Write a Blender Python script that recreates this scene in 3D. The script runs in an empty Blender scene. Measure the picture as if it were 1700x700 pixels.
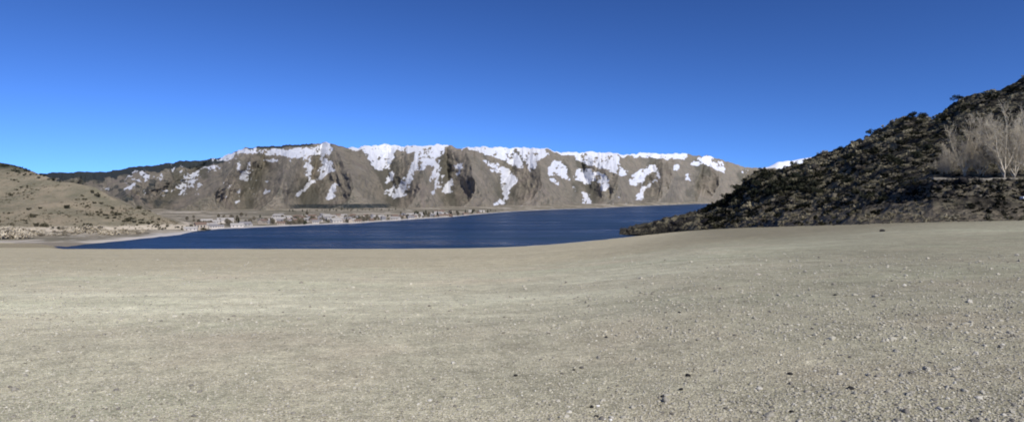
import bpy, bmesh, math, random
import numpy as np
from mathutils import Vector, Matrix

rng = np.random.default_rng(11)
random.seed(11)
SC = bpy.context.scene
COL = SC.collection
EYE = 30.0            # eye height above the lake surface
F, CX, HY = 1000.0, 850.0, 332.0


def at(px, py, d):
    """World point at forward distance d seen at this place of the 1700x700 photograph."""
    return np.array([(px - CX) / F * d, d, EYE + (HY - py) / F * d])


# ------------------------------------------------------------------ noise
def _hash(ix, iy, seed):
    h = (ix.astype(np.int64) * 374761393 + iy.astype(np.int64) * 668265263 + seed * 974711) & 0x7fffffff
    h = ((h ^ (h >> 13)) * 1274126177) & 0x7fffffff
    return ((h ^ (h >> 16)) & 0xffff) / 65535.0


def vnoise(x, y, seed=0):
    ix, iy = np.floor(x), np.floor(y)
    fx, fy = x - ix, y - iy
    fx, fy = fx * fx * (3 - 2 * fx), fy * fy * (3 - 2 * fy)
    a, b = _hash(ix, iy, seed), _hash(ix + 1, iy, seed)
    c, d = _hash(ix, iy + 1, seed), _hash(ix + 1, iy + 1, seed)
    return (a + (b - a) * fx) * (1 - fy) + (c + (d - c) * fx) * fy


def fbm(x, y, octaves=5, seed=0, gain=0.5):
    s, a, t = 0, 1, 0
    for o in range(octaves):
        s = s + a * (vnoise(x * 2 ** o, y * 2 ** o, seed + o * 17) * 2 - 1)
        t += a
        a *= gain
    return s / t


def ridged(x, y, octaves=5, seed=0):
    s, a, t = 0, 1, 0
    for o in range(octaves):
        s = s + a * (1 - np.abs(vnoise(x * 2 ** o, y * 2 ** o, seed + o * 31) * 2 - 1) * 2)
        t += a
        a *= 0.5
    return s / t


def sstep(a, b, x):
    t = np.clip((x - a) / (b - a), 0, 1)
    return t * t * (3 - 2 * t)


# ------------------------------------------------------------------ mesh helpers
def mesh_np(name, verts, faces, mat=None, smooth=True, attrs=None):
    me = bpy.data.meshes.new(name)
    verts = np.ascontiguousarray(verts, np.float32)
    faces = np.ascontiguousarray(faces, np.int32)
    n, k = faces.shape
    me.vertices.add(len(verts))
    me.vertices.foreach_set('co', verts.ravel())
    me.loops.add(n * k)
    me.loops.foreach_set('vertex_index', faces.ravel())
    me.polygons.add(n)
    me.polygons.foreach_set('loop_start', np.arange(0, n * k, k, dtype=np.int32))
    me.update(calc_edges=True)
    me.polygons.foreach_set('use_smooth', np.full(n, smooth, dtype=bool))
    for key, val in (attrs or {}).items():
        a = me.attributes.new(key, 'FLOAT', 'POINT')
        a.data.foreach_set('value', np.ascontiguousarray(val, np.float32).ravel())
    me.validate()
    if mat:
        me.materials.append(mat)
    return me


def link(name, me, parent=None):
    o = bpy.data.objects.new(name, me)
    COL.objects.link(o)
    if parent:
        o.parent = parent
    return o


def tag(o, label=None, cat=None, group=None, kind=None):
    if label: o['label'] = label
    if cat: o['category'] = cat
    if group: o['group'] = group
    if kind: o['kind'] = kind
    return o


def empty(name, loc):
    o = bpy.data.objects.new(name, None)
    o.empty_display_size = 0.5
    o.location = [float(v) for v in loc]
    COL.objects.link(o)
    return o


def copy_tree(o):
    c = o.copy()
    COL.objects.link(c)
    for ch in list(o.children):
        d = ch.copy()
        COL.objects.link(d)
        d.parent = c
    return c


def grid_faces(nr, nc):
    i = np.arange(nr * nc).reshape(nr, nc)
    return np.stack([i[:-1, :-1], i[:-1, 1:], i[1:, 1:], i[1:, :-1]], -1).reshape(-1, 4)


class MB:
    def __init__(s): s.v, s.f = [], []

    def box(s, a, b, taper=0):
        (x0, y0, z0), (x1, y1, z1) = a, b
        n = len(s.v)
        t = taper
        s.v += [(x0, y0, z0), (x1, y0, z0), (x1, y1, z0), (x0, y1, z0),
                (x0 + t, y0 + t, z1), (x1 - t, y0 + t, z1), (x1 - t, y1 - t, z1), (x0 + t, y1 - t, z1)]
        s.f += [[n + q for q in f] for f in ((3, 2, 1, 0), (4, 5, 6, 7), (0, 1, 5, 4), (1, 2, 6, 5), (2, 3, 7, 6), (3, 0, 4, 7))]

    def prism(s, pts, y0, y1):
        """Outline pts in (x, z) extruded along y."""
        n, k = len(s.v), len(pts)
        s.v += [(x, y0, z) for x, z in pts] + [(x, y1, z) for x, z in pts]
        s.f.append([n + q for q in range(k)])
        s.f.append([n + k + q for q in reversed(range(k))])
        for q in range(k):
            r = (q + 1) % k
            s.f.append([n + q, n + k + q, n + k + r, n + r])

    def mesh(s, name, mat, smooth=False, bevel=0):
        bm = bmesh.new()
        vs = [bm.verts.new(v) for v in s.v]
        for f in s.f:
            bm.faces.new([vs[q] for q in f])
        bmesh.ops.recalc_face_normals(bm, faces=bm.faces)
        if bevel:
            bmesh.ops.bevel(bm, geom=list(bm.edges), offset=bevel, segments=2, affect='EDGES', profile=.6)
        me = bpy.data.meshes.new(name)
        bm.to_mesh(me)
        bm.free()
        if smooth:
            for p in me.polygons: p.use_smooth = True
        me.materials.append(mat)
        return me


# ------------------------------------------------------------------ node helpers
class N:
    """Small wrapper that builds a material's node tree."""
    def __init__(s, name, rough=0.9, spec=0.2):
        s.m = bpy.data.materials.new(name)
        s.m.use_nodes = True
        s.t = s.m.node_tree
        s.b = s.t.nodes['Principled BSDF']
        s.b.inputs['Roughness'].default_value = rough
        s.b.inputs['Specular IOR Level'].default_value = spec
        s.co = s.t.nodes.new('ShaderNodeTexCoord').outputs['Object']

    def _in(s, sock, v):
        if v is None: return
        if isinstance(v, bpy.types.NodeSocket): s.t.links.new(v, sock)
        elif isinstance(v, (tuple, list)) and sock.type == 'RGBA': sock.default_value = (*v[:3], 1)
        else: sock.default_value = v

    def map(s, scale, src=None):
        n = s.t.nodes.new('ShaderNodeMapping')
        s._in(n.inputs['Vector'], src or s.co)
        n.inputs['Scale'].default_value = scale
        return n.outputs[0]

    def noise(s, scale, detail=4, rough=.55, vec=None, dist=0.0):
        n = s.t.nodes.new('ShaderNodeTexNoise')
        s._in(n.inputs['Vector'], vec or s.co)
        n.inputs['Scale'].default_value = scale
        n.inputs['Detail'].default_value = detail
        n.inputs['Roughness'].default_value = rough
        n.inputs['Distortion'].default_value = dist
        return n.outputs[0]

    def voro(s, scale, out='Color', vec=None, feat='F1'):
        n = s.t.nodes.new('ShaderNodeTexVoronoi')
        n.feature = feat
        s._in(n.inputs['Vector'], vec or s.co)
        n.inputs['Scale'].default_value = scale
        return n.outputs[out]

    def ramp(s, fac, stops, interp='LINEAR'):
        n = s.t.nodes.new('ShaderNodeValToRGB')
        n.color_ramp.interpolation = interp
        el = n.color_ramp.elements
        while len(el) < len(stops): el.new(.5)
        for e, (p, c) in zip(el, stops):
            e.position = p
            e.color = (*c, 1) if isinstance(c, (tuple, list)) else (c, c, c, 1)
        s._in(n.inputs[0], fac)
        return n.outputs[0]

    def mix(s, fac, a, b, mode='MIX'):
        n = s.t.nodes.new('ShaderNodeMix')
        n.data_type = 'RGBA'
        n.blend_type = mode
        s._in(n.inputs[0], fac); s._in(n.inputs[6], a); s._in(n.inputs[7], b)
        return n.outputs[2]

    def math(s, op, a, b=None, c=None, clamp=False):
        n = s.t.nodes.new('ShaderNodeMath')
        n.operation = op
        n.use_clamp = clamp
        s._in(n.inputs[0], a); s._in(n.inputs[1], b); s._in(n.inputs[2], c)
        return n.outputs[0]

    def step(s, v, a, b):
        n = s.t.nodes.new('ShaderNodeMapRange')
        n.interpolation_type = 'SMOOTHSTEP'
        s._in(n.inputs[0], v)
        n.inputs[1].default_value, n.inputs[2].default_value = a, b
        return n.outputs[0]

    def attr(s, name):
        n = s.t.nodes.new('ShaderNodeAttribute')
        n.attribute_name = name
        return n.outputs['Fac']

    def sep(s, src=None):
        n = s.t.nodes.new('ShaderNodeSeparateXYZ')
        s._in(n.inputs[0], src or s.co)
        return n.outputs

    def rnd(s):
        return s.t.nodes.new('ShaderNodeObjectInfo').outputs['Random']

    def bump(s, h, strength=.5, dist=1.0):
        n = s.t.nodes.new('ShaderNodeBump')
        s._in(n.inputs['Height'], h)
        n.inputs['Strength'].default_value = strength
        n.inputs['Distance'].default_value = dist
        s.t.links.new(n.outputs[0], s.b.inputs['Normal'])

    def color(s, c):
        s._in(s.b.inputs['Base Color'], c)
        return s.m


def plain(name, c, rough=.85, var=.25, scale=3.0):
    n = N(name, rough)
    k = n.noise(scale, 4)
    return n.color(n.ramp(k, [(.3, tuple(v * (1 - var) for v in c)), (.7, tuple(min(1, v * (1 + var)) for v in c))]))


def objvar(name, stops, rough=.9, scale=2.0, var=.35):
    """Colour picked per object, plus a little noise in the surface."""
    n = N(name, rough)
    c = n.ramp(n.rnd(), stops)
    k = n.noise(scale, 5, .65)
    g = n.ramp(k, [(.25, 1 - var), (.75, 1 + var)])
    n.bump(n.noise(scale * 4, 4), .3, .3)
    return n.color(n.mix(1.0, c, g, 'MULTIPLY'))


# ------------------------------------------------------------------ camera, sky and sun
cam = bpy.data.cameras.new('camera')
co = bpy.data.objects.new('camera', cam)
COL.objects.link(co)
co.location = (0, 0, EYE)
co.rotation_euler = (math.pi / 2, 0, 0)
cam.sensor_width = 36
cam.lens = 36 * F / 1700
cam.shift_y = -(350 - HY) / 1700
cam.clip_start, cam.clip_end = 0.05, 60000
SC.camera = co

SUN_AZ, SUN_EL = math.radians(149), math.radians(39)
w = bpy.data.worlds.new('World')
SC.world = w
w.use_nodes = True
nt = w.node_tree
bg = nt.nodes['Background']
sky = nt.nodes.new('ShaderNodeTexSky')
sky.sky_type = 'NISHITA'
sky.sun_disc = False
sky.sun_elevation = SUN_EL
sky.sun_rotation = SUN_AZ
sky.altitude = 1800
sky.air_density = 1.0
sky.ozone_density = 3.0
sky.dust_density = 0.0
# thin high-desert air: look the sky up a little above the horizon and deepen its blue
tc = nt.nodes.new('ShaderNodeTexCoord')
lift = nt.nodes.new('ShaderNodeVectorMath'); lift.operation = 'ADD'; lift.inputs[1].default_value = (0, 0, .15)
nrm = nt.nodes.new('ShaderNodeVectorMath'); nrm.operation = 'NORMALIZE'
nt.links.new(tc.outputs['Generated'], lift.inputs[0])
nt.links.new(lift.outputs[0], nrm.inputs[0])
nt.links.new(nrm.outputs[0], sky.inputs['Vector'])
pre = nt.nodes.new('ShaderNodeVectorMath'); pre.operation = 'SCALE'; pre.inputs['Scale'].default_value = .1
gam = nt.nodes.new('ShaderNodeGamma'); gam.inputs['Gamma'].default_value = 1.90
post = nt.nodes.new('ShaderNodeVectorMath'); post.operation = 'SCALE'; post.inputs['Scale'].default_value = 24.8
nt.links.new(sky.outputs[0], pre.inputs[0])
nt.links.new(pre.outputs[0], gam.inputs['Color'])
nt.links.new(gam.outputs[0], post.inputs[0])
nt.links.new(post.outputs[0], bg.inputs['Color'])
bg.inputs['Strength'].default_value = 0.10
sl = bpy.data.lights.new('sun', 'SUN')
sl.energy = 3.6
sl.angle = math.radians(.5)
sl.color = (1.0, .95, .87)
so = bpy.data.objects.new('sun', sl)
COL.objects.link(so)
S = Vector((math.sin(SUN_AZ) * math.cos(SUN_EL), math.cos(SUN_AZ) * math.cos(SUN_EL), math.sin(SUN_EL)))
so.rotation_euler = S.to_track_quat('Z', 'Y').to_euler()
so.location = S * 200
SC.view_settings.view_transform = 'Standard'
SC.view_settings.look = 'None'
SC.view_settings.gamma = 1
SC.view_settings.exposure = 0.45
SC.cycles.filter_width = 1.9
SC.cycles.max_bounces = 6

# ------------------------------------------------------------------ beach
SU = np.array([-2, -.15, 0, .1, .2, .3, .45, .65, .85, 1.1, 2])
SS = np.array([.0765, .0765, .0745, .067, .0578, .0451, .0379, .026, .0205, .0175, .015])
_u = np.arange(-2.4, 2.401, .01)
_k = np.exp(-(np.arange(-24, 25) * .01 / .07) ** 2)
SS = np.convolve(np.pad(np.interp(_u, SU, SS), 24, mode='edge'), _k / _k.sum(), 'valid')
SU = _u


def beach_h(x, y, fine=True):
    u = x / np.maximum(y, 12)
    s = np.interp(u, SU, SS)
    h = 28.3 - s * y
    flo = np.where(u < -.74, .3, -8.0) + (fbm(x / 30, y / 30, 3, 3) * .25)
    k = sstep(-.70, -.76, u)
    flo = -8 + (8.35 + fbm(x / 40, y / 12, 3, 3) * .25) * k
    h = np.maximum(h, flo)
    h = h + fbm(x / 14, y / 5, 4, 5) * np.clip(.01 + .0022 * np.abs(y), 0, .16)
    if fine:
        h = h + fbm(x / 1.3, y / .9, 4, 8) * .014
    return h


def axis(a, b, near, grow):
    out, s, v = [0.0], near, 0.0
    while v < b:
        v += s; s *= grow; out.append(v)
    neg, s, v = [], near, 0.0
    while v > a:
        v -= s; s *= grow; neg.append(v)
    return np.array(neg[::-1] + out)


ys = np.concatenate([np.linspace(-80, 2, 30)[:-1], 2 + axis(0, 620, .06, 1.016)])
xs = axis(-900, 700, .09, 1.022)
X, Y = np.meshgrid(xs, ys)
Z = beach_h(X, Y)
n = N('gravel_ground', .95, .1)
px, py, pz = n.sep()
vo = n.voro(34, 'Color')
vo2 = n.voro(75, 'Color')
vd = n.voro(34, 'Distance')
g1 = n.ramp(n.sep(vo)[0], [(0, (.20, .185, .15)), (.25, (.36, .335, .27)), (.6, (.45, .42, .335)), (.88, (.50, .465, .385)), (1, (.72, .69, .62))])
g2 = n.ramp(n.sep(vo2)[1], [(0, (.27, .25, .21)), (.4, (.42, .39, .31)), (.8, (.47, .435, .35)), (1, (.60, .57, .49))])
c = n.mix(.5, g1, g2)
big = n.noise(.16, 5, .6)
c = n.mix(n.step(big, .5, .72), c, n.mix(.5, c, (.50, .42, .35)))
big2 = n.noise(.09, 4, .6, n.map((1, 1.4, 1)))
c = n.mix(n.step(big2, .48, .7), c, n.mix(.45, c, (.44, .45, .35)))
# browner band of fine damp sand below the storm berm, pale crust above it
wob = n.math('MULTIPLY_ADD', n.noise(.035, 4, .6, n.map((.35, 1, 1))), 2.6, n.math('ADD', pz, -1.3))
streak = n.noise(.5, 4, .65, n.map((.12, 1, 1)))
crust = n.math('MULTIPLY', n.math('MULTIPLY', n.step(wob, 26.2, 26.75), n.step(wob, 27.6, 26.95)), n.step(streak, .34, .66))
c = n.mix(n.math('MULTIPLY', crust, .6), c, (.63, .61, .51))
damp = n.step(wob, 26.4, 24.6)
c = n.mix(n.math('MULTIPLY', damp, .75), c, (.30, .262, .205))
st2 = n.noise(.06, 4, .6, n.map((.1, 1, 1)))
c = n.mix(n.math('MULTIPLY', n.math('MULTIPLY', damp, n.step(st2, .45, .65)), .4), c, (.41, .37, .29))
wet = n.math('MULTIPLY', n.step(wob, 7.5, 4.5), n.step(wob, .9, 2.0))
c = n.mix(n.math('MULTIPLY', wet, .45), c, (.31, .27, .21))
edge = n.math('MULTIPLY', n.step(wob, 2.4, 1.3), n.step(n.math('MULTIPLY_ADD', py, .66, px), -40, 25))
c = n.mix(n.math('MULTIPLY', edge, .85), c, (.58, .545, .48))
mudm = n.math('MULTIPLY', n.step(n.math('MULTIPLY_ADD', py, .66, px), 15, -25), n.math('MULTIPLY', n.step(py, 370, 378), n.step(py, 420, 408)))
c = n.mix(n.math('MULTIPLY', mudm, .8), c, (.175, .15, .115))
# lava-side gravel greyer; sun's lighter left and darker right painted into the colour
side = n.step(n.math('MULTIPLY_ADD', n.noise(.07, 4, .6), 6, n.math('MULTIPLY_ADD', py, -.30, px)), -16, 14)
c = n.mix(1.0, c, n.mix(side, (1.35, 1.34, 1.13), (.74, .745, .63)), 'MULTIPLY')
for sc_n, lo_v, hi_v in ((38, .74, 1.24), (14, .72, 1.26), (4.5, .80, 1.20), (1.4, .82, 1.18), (.42, .86, 1.14)):
    c = n.mix(1.0, c, n.ramp(n.noise(sc_n, 3, .7), [(.28, lo_v), (.5, 1.0), (.72, hi_v)]), 'MULTIPLY')
h1 = n.math('SUBTRACT', 1.0, vd)
n.bump(n.math('ADD', h1, n.math('MULTIPLY', n.noise(60, 4), .5)), .55, .02)
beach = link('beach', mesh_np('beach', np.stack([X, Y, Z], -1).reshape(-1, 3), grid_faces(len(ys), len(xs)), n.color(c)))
tag(beach, 'wide pale gravel beach sloping down to the lake', 'beach', kind='structure')

# ------------------------------------------------------------------ lake
n = N('lake_water', .12, .5)
n.b.inputs['IOR'].default_value = 1.33
wx, wy, wz = n.sep()
ripple = n.noise(.55, 5, .65, n.map((.55, 1, 1)))
swell = n.noise(.09, 3, .5, n.map((.5, 1, 1)))
n.bump(n.math('ADD', ripple, n.math('MULTIPLY', swell, 2.2)), 1.0, 1.0)
mud = n.step(n.math('MULTIPLY_ADD', n.noise(.05, 3), 40, n.math('MULTIPLY_ADD', wy, .62, wx)), -18, -42)
gust = n.noise(.02, 6, .68, n.map((.22, 1, 1)))
lane = n.noise(.0035, 5, .65, n.map((.4, 1, 1)))
cw = n.ramp(n.math('ADD', n.math('MULTIPLY', gust, .5), n.math('MULTIPLY', lane, .5)), [(.38, (.004, .015, .034)), (.5, (.010, .028, .056)), (.62, (.032, .060, .094))])
n.t.links.new(n.ramp(gust, [(.35, .18), (.65, .50)]), n.b.inputs['Roughness'])
cw = n.mix(mud, cw, (.035, .026, .028))
n.b.inputs['Specular IOR Level'].default_value = .26
pass
wxs = np.array([-16000, -3000, -900, 0, 900, 3000, 16000.]); wys = np.array([200, 900, 3000, 9000, 17000.])
WX, WY = np.meshgrid(wxs, wys)
lake = link('lake', mesh_np('lake', np.stack([WX, WY, WX * 0], -1).reshape(-1, 3), grid_faces(5, 7), n.color(cw)))
tag(lake, 'dark blue wind rippled lake below the snowy mountains', 'lake', kind='structure')


# ------------------------------------------------------------------ terrain built as strips between depth knots
def strip(pxs, table, segs, back=(120, .35)):
    """table: {px: [(row, depth), ...]} with the same number of knots for every px. Returns an (rows, cols, 3) grid of points."""
    keys = sorted(table)
    K = len(table[keys[0]])
    R = np.array([np.interp(pxs, keys, [table[k][i][0] for k in keys]) for i in range(K)])
    D = np.array([np.interp(pxs, keys, [table[k][i][1] for k in keys]) for i in range(K)])
    rows, dep = [], []
    for i in range(K - 1):
        for t in np.linspace(0, 1, segs[i], endpoint=False):
            rows.append(R[i] + (R[i + 1] - R[i]) * t); dep.append(D[i] + (D[i + 1] - D[i]) * t)
    rows.append(R[-1]); dep.append(D[-1])
    rows, dep = np.array(rows), np.array(dep)
    Xs = (pxs[None] - CX) / F * dep
    Zs = EYE + (HY - rows) / F * dep
    P = np.stack([Xs, dep, Zs], -1)
    if back:
        top = P[-1]
        for t in (.35, .7, 1.0):
            q = top.copy()
            q[:, 1] += back[0] * t
            q[:, 0] *= q[:, 1] / top[:, 1]
            q[:, 2] = top[:, 2] * (1 - back[1] * t * t)
            P = np.concatenate([P, q[None]], 0)
    return P


# --- plain on the far side of the lake
sh_px = [-700, -200, 60, 110, 150, 190, 240, 300, 330, 400, 500, 600, 700, 750, 800, 850, 1000, 1100, 1190, 1500]
sh_d = [470, 440, 400, 392, 417, 441, 476, 526, 600, 652, 714, 790, 968, 1071, 1304, 1579, 2308, 3529, 5600, 7500]
fb_px = [-700, 0, 200, 400, 650, 850, 1000, 1100, 1200, 1500]
fb_d = [1150, 1180, 1222, 1240, 1466, 2000, 2650, 3700, 6400, 8500]
fb_z = [9, 9, 9, 9, 9, 10, 11, 12, 13, 14]
pxs = np.arange(-700, 1500, 4.0)
ds, df, zf = np.interp(pxs, sh_px, sh_d), np.interp(pxs, fb_px, fb_d), np.interp(pxs, fb_px, fb_z)
tt = np.concatenate([[-.03, -.012], np.linspace(0, .12, 14)[:-1], np.linspace(.12, 1, 60), [1.12, 1.3]])
wob = fbm(pxs / 14, pxs * 0, 4, 21) * .012
dep = ds[None] * (1 + wob[None] * (tt[:, None] < .5)) + (df - ds)[None] * tt[:, None]
Zp = np.where(tt[:, None] < 0, tt[:, None] * 60, .25 + zf[None] * tt[:, None] ** .9)
Xp = (pxs[None] - CX) / F * dep
Zp = Zp + np.clip(tt[:, None] * 9, 0, 1) * (fbm(Xp / 60, dep / 60, 4, 31) * 1.1)
PL = np.stack([Xp, dep, Zp], -1)
ppx = np.arange(-700, 1500, 4.0)
n = N('plain_ground', .95, .05)
k1 = n.noise(.012, 6, .65, n.map((.5, 1, 1)))
c = n.ramp(k1, [(.32, (.11, .105, .07)), (.44, (.19, .17, .125)), (.54, (.27, .235, .175)), (.66, (.46, .41, .33))])
k2 = n.noise(.06, 5, .7)
c = n.mix(n.step(k2, .54, .64), c, (.085, .08, .055))
c = n.mix(n.step(n.noise(.035, 4, .7, n.map((1, .5, 1))), .58, .66), c, (.44, .40, .33))
zz = n.sep()[2]
c = n.mix(n.step(n.math('MULTIPLY_ADD', n.noise(.05, 3), 1.2, zz), 1.5, 1.0), c, n.mix(n.step(n.math('MULTIPLY_ADD', n.sep()[1], .62, n.sep()[0]), -40, 30), n.mix(n.step(n.sep()[1], 412, 424), (.23, .20, .155), (.50, .45, .375)), (.50, .47, .43)))
plain_o = link('lakeside_plain', mesh_np('lakeside_plain', PL.reshape(-1, 3), grid_faces(*PL.shape[:2]), n.color(c)))
tag(plain_o, 'flat tan land with pale shoreline across the lake', 'shore land', kind='structure')

# --- the snowy range
SKY = [(-700, 296), (0, 292), (80, 287), (170, 286), (190, 281), (250, 275), (300, 268), (370, 262), (390, 250), (420, 244), (470, 241), (520, 240), (541, 236), (555, 239), (575, 246),
       (600, 244), (622, 241), (640, 240), (665, 244), (700, 242), (742, 240), (756, 244), (766, 246), (800, 244), (860, 246), (908, 247), (920, 252), (950, 253), (1000, 253), (1048, 257),
       (1070, 254), (1137, 255), (1150, 260), (1172, 258), (1200, 266), (1215, 272), (1250, 278), (1300, 281), (1600, 295)]
# spurs (-1) and gullies (+1): px at ridge, px at foot
FOLD = [(-700, -700, 0), (60, 20, -1), (150, 110, 1), (250, 200, -1), (345, 262, 1), (410, 330, -1), (445, 405, 1), (478, 455, -1), (535, 500, 1), (556, 600, -1),
        (640, 652, 1), (697, 700, -1), (738, 740, 1), (768, 800, -1), (852, 832, 1), (893, 905, -1), (965, 972, 1), (1022, 1032, -1),
        (1084, 1062, 1), (1122, 1112, -1), (1165, 1150, 1), (1205, 1190, -1), (1240, 1236, 1), (1300, 1300, -1), (1600, 1600, 0)]
SNOW = [
    [(392, 247), (425, 247), (428, 256), (392, 254)],
    [(430, 249), (470, 247), (500, 245), (525, 243), (537, 235), (547, 235), (552, 246), (552, 252), (541, 258), (515, 260), (512, 265), (500, 261), (486, 262), (484, 268), (480, 268), (479, 261), (466, 258), (440, 257), (430, 254)],
    [(437, 264), (463, 264), (463, 268), (437, 268)],
    [(507, 257), (514, 257), (519, 275), (518, 288), (517, 300), (512, 296), (505, 292), (505, 286), (513, 283), (508, 277), (500, 281), (503, 270)],
    [(532, 252), (541, 252), (542, 275), (549, 267), (554, 265), (556, 285), (545, 290), (535, 295), (524, 303), (510, 315), (497, 326), (487, 327), (500, 314), (515, 302), (529, 291), (531, 280)],
    [(554, 303), (560, 304), (553, 330), (541, 334), (537, 333), (548, 315)],
    [(578, 240), (602, 240), (620, 238), (640, 238), (660, 240), (700, 238), (742, 237), (744, 247), (742, 256), (735, 262), (733, 268), (730, 273), (718, 274), (712, 275), (700, 284), (688, 287), (686, 300), (680, 312), (675, 323), (665, 329), (653, 331), (645, 325), (637, 320), (643, 316), (655, 308), (668, 296), (676, 287), (680, 275), (688, 262), (688, 252), (676, 254), (663, 250), (655, 256), (655, 268), (645, 278), (640, 282), (622, 282), (613, 270), (607, 258), (602, 250), (580, 250)],
    [(649, 280), (655, 282), (653, 293), (650, 304), (639, 304), (640, 296), (646, 290)],
    [(717, 270), (731, 270), (732, 280), (735, 290), (746, 290), (745, 295), (735, 298), (732, 310), (725, 318), (722, 325), (717, 322), (715, 300)],
    [(755, 270), (769, 269), (768, 280), (760, 290), (752, 302), (750, 320), (735, 321), (730, 319), (740, 308), (750, 295), (756, 282)],
    [(767, 243), (800, 240), (860, 240), (908, 243), (912, 256), (903, 261), (893, 266), (891, 286), (877, 285), (874, 268), (871, 282), (851, 279), (838, 267), (825, 261), (812, 259), (800, 256), (780, 250)],
    [(800, 264), (812, 266), (824, 270), (838, 276), (858, 290), (861, 300), (850, 312), (844, 322), (842, 338), (830, 341), (816, 339), (832, 329), (835, 318), (830, 305), (829, 290), (815, 286), (812, 276), (802, 268)],
    [(915, 266), (930, 267), (942, 277), (945, 300), (938, 301), (925, 290), (913, 292), (911, 280)],
    [(914, 296), (921, 297), (931, 304), (926, 307), (918, 303)],
    [(948, 250), (1000, 249), (1026, 255), (1029, 268), (1036, 280), (1046, 292), (1025, 291), (1005, 282), (970, 275), (955, 264)],
    [(956, 279), (1000, 281), (1009, 300), (1013, 313), (1000, 319), (996, 305), (985, 299), (975, 311), (970, 301), (954, 298)],
    [(951, 309), (959, 311), (958, 318), (949, 317)],
    [(967, 317), (979, 321), (979, 339), (967, 339), (964, 328)],
    [(1048, 257), (1070, 250), (1137, 251), (1139, 266), (1120, 265), (1080, 263), (1052, 263)],
    [(1145, 267), (1160, 262), (1178, 255), (1194, 262), (1202, 272), (1203, 288), (1190, 284), (1180, 275), (1145, 275)],
    [(1119, 272), (1129, 273), (1127, 282), (1117, 281)],
    [(1138, 288), (1146, 290), (1145, 299), (1138, 299)],
    [(1077, 273), (1096, 273), (1097, 295), (1086, 305), (1076, 312), (1069, 320), (1068, 333), (1057, 332), (1056, 325), (1064, 312), (1075, 305), (1088, 296), (1086, 285), (1079, 287), (1069, 298), (1060, 313), (1049, 309), (1042, 300), (1050, 291), (1064, 280)],
    [(1227, 281), (1241, 279), (1241, 289), (1227, 289)],
    [(1022, 323), (1034, 327), (1032, 332), (1024, 329)],
]
THIN = [  # patchy, half melted snow
    [(367, 274), (364, 284), (345, 288), (322, 301), (304, 327), (296, 323), (302, 312), (281, 320), (268, 317), (298, 299), (320, 286), (340, 276)],
    [(392, 270), (416, 268), (412, 300), (398, 300)],
    [(225, 282), (255, 280), (250, 300), (238, 318), (222, 312), (205, 318), (208, 296)],
    [(166, 311), (180, 311), (180, 316), (166, 316)],
    [(352, 258), (392, 252), (388, 266), (350, 268)],
    [(390, 315), (402, 312), (402, 335), (390, 338)],
    [(440, 300), (452, 298), (448, 320), (436, 322)],
]


def inside(poly, x, y):
    r = np.zeros(x.shape, bool)
    k = len(poly)
    for i in range(k):
        (x0, y0), (x1, y1) = poly[i], poly[(i + 1) % k]
        if y0 == y1: continue
        r ^= ((y0 > y) != (y1 > y)) & (x < (x1 - x0) * (y - y0) / (y1 - y0) + x0)
    return r


def blur(a, n):
    for _ in range(n):
        a = (np.roll(a, 1, 0) + a * 2 + np.roll(a, -1, 0)) / 4
        a = (np.roll(a, 1, 1) + a * 2 + np.roll(a, -1, 1)) / 4
    return a


pxs = np.concatenate([np.arange(-700, 60, 6.0), np.arange(60, 1262, 1.05), np.arange(1262, 1600, 6.0)])
NR = 190
t = np.linspace(0, 1, NR)[:, None]
sky_r = np.interp(pxs, *zip(*SKY))
sky_r = sky_r + fbm(pxs / 11, pxs * 0, 5, 3, .6) * 3.4
fd, fz = np.interp(pxs, fb_px, fb_d), np.interp(pxs, fb_px, fb_z)
foot_r = HY - (fz - 1.2 - EYE) / fd * F
ridge_d = fd * 1.38 + 350
rows = foot_r + (sky_r - foot_r) * (t ** .93)
wpx = pxs[None] + fbm(pxs[None] / 40 + 0 * t, t * 3, 3, 77) * 9
fold = np.zeros_like(rows)
for j in range(NR):
    kx = [a * t[j, 0] + b * (1 - t[j, 0]) for a, b, _ in FOLD]
    fold[j] = np.interp(wpx[j], kx, [v for _, _, v in FOLD])
amp = (ridge_d - fd) * .33
env = np.sin(np.pi * np.clip(t * .86 + .10, 0, 1)) ** .8
dep = fd + (ridge_d - fd) * t + amp * fold * env
small = ridged(pxs[None] / 26 + t * 1.2, t * 1.3 + pxs[None] / 300, 5, 55)
dep = dep - (ridge_d - fd) * .06 * small * env
dep = dep - (ridge_d - fd) * .030 * ridged((pxs[None] + (rows - 300) * .25) / 9, rows / 40, 4, 57) * env
dep = dep + (ridge_d - fd) * .014 * fbm(pxs[None] / 5 + 0 * t, t * 26, 4, 61) * env
dep = np.maximum(dep, fd * 1.0)
jx, jy = fbm(pxs[None] / 4 + t * 0, rows / 5, 4, 91, .65) * 3.4, fbm(pxs[None] / 4 + 40 + t * 0, rows / 5, 4, 92, .65) * 3.6
qx, qy = pxs[None] + jx, rows + jy
snow = np.zeros_like(rows)
for poly in SNOW: snow[inside(poly, qx, qy)] = 1
crest = np.clip((sstep(574, 582, pxs) * sstep(748, 742, pxs) + sstep(764, 770, pxs) * sstep(1146, 1136, pxs)), 0, 1)[None] * sstep(4.0, 2.2, rows - sky_r + (vnoise(qx / 9, qy * 0, 71) - .5) * 5)
snow = np.maximum(snow, crest)
BARE = [[(764, 244), (780, 250), (800, 258), (838, 271), (872, 288), (892, 297), (915, 312)], [(903, 246), (925, 257), (950, 265), (975, 277), (1003, 285), (1030, 296)],
        [(1022, 254), (1050, 264), (1092, 272), (1112, 290)], [(1138, 252), (1160, 268), (1185, 286)], [(556, 238), (574, 248), (600, 262), (616, 280), (628, 300)], [(660, 251), (664, 268), (660, 285)],
        [(744, 240), (738, 258), (726, 266)], [(852, 244), (866, 262), (876, 284)]]
line = np.full_like(rows, 99.)
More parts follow.
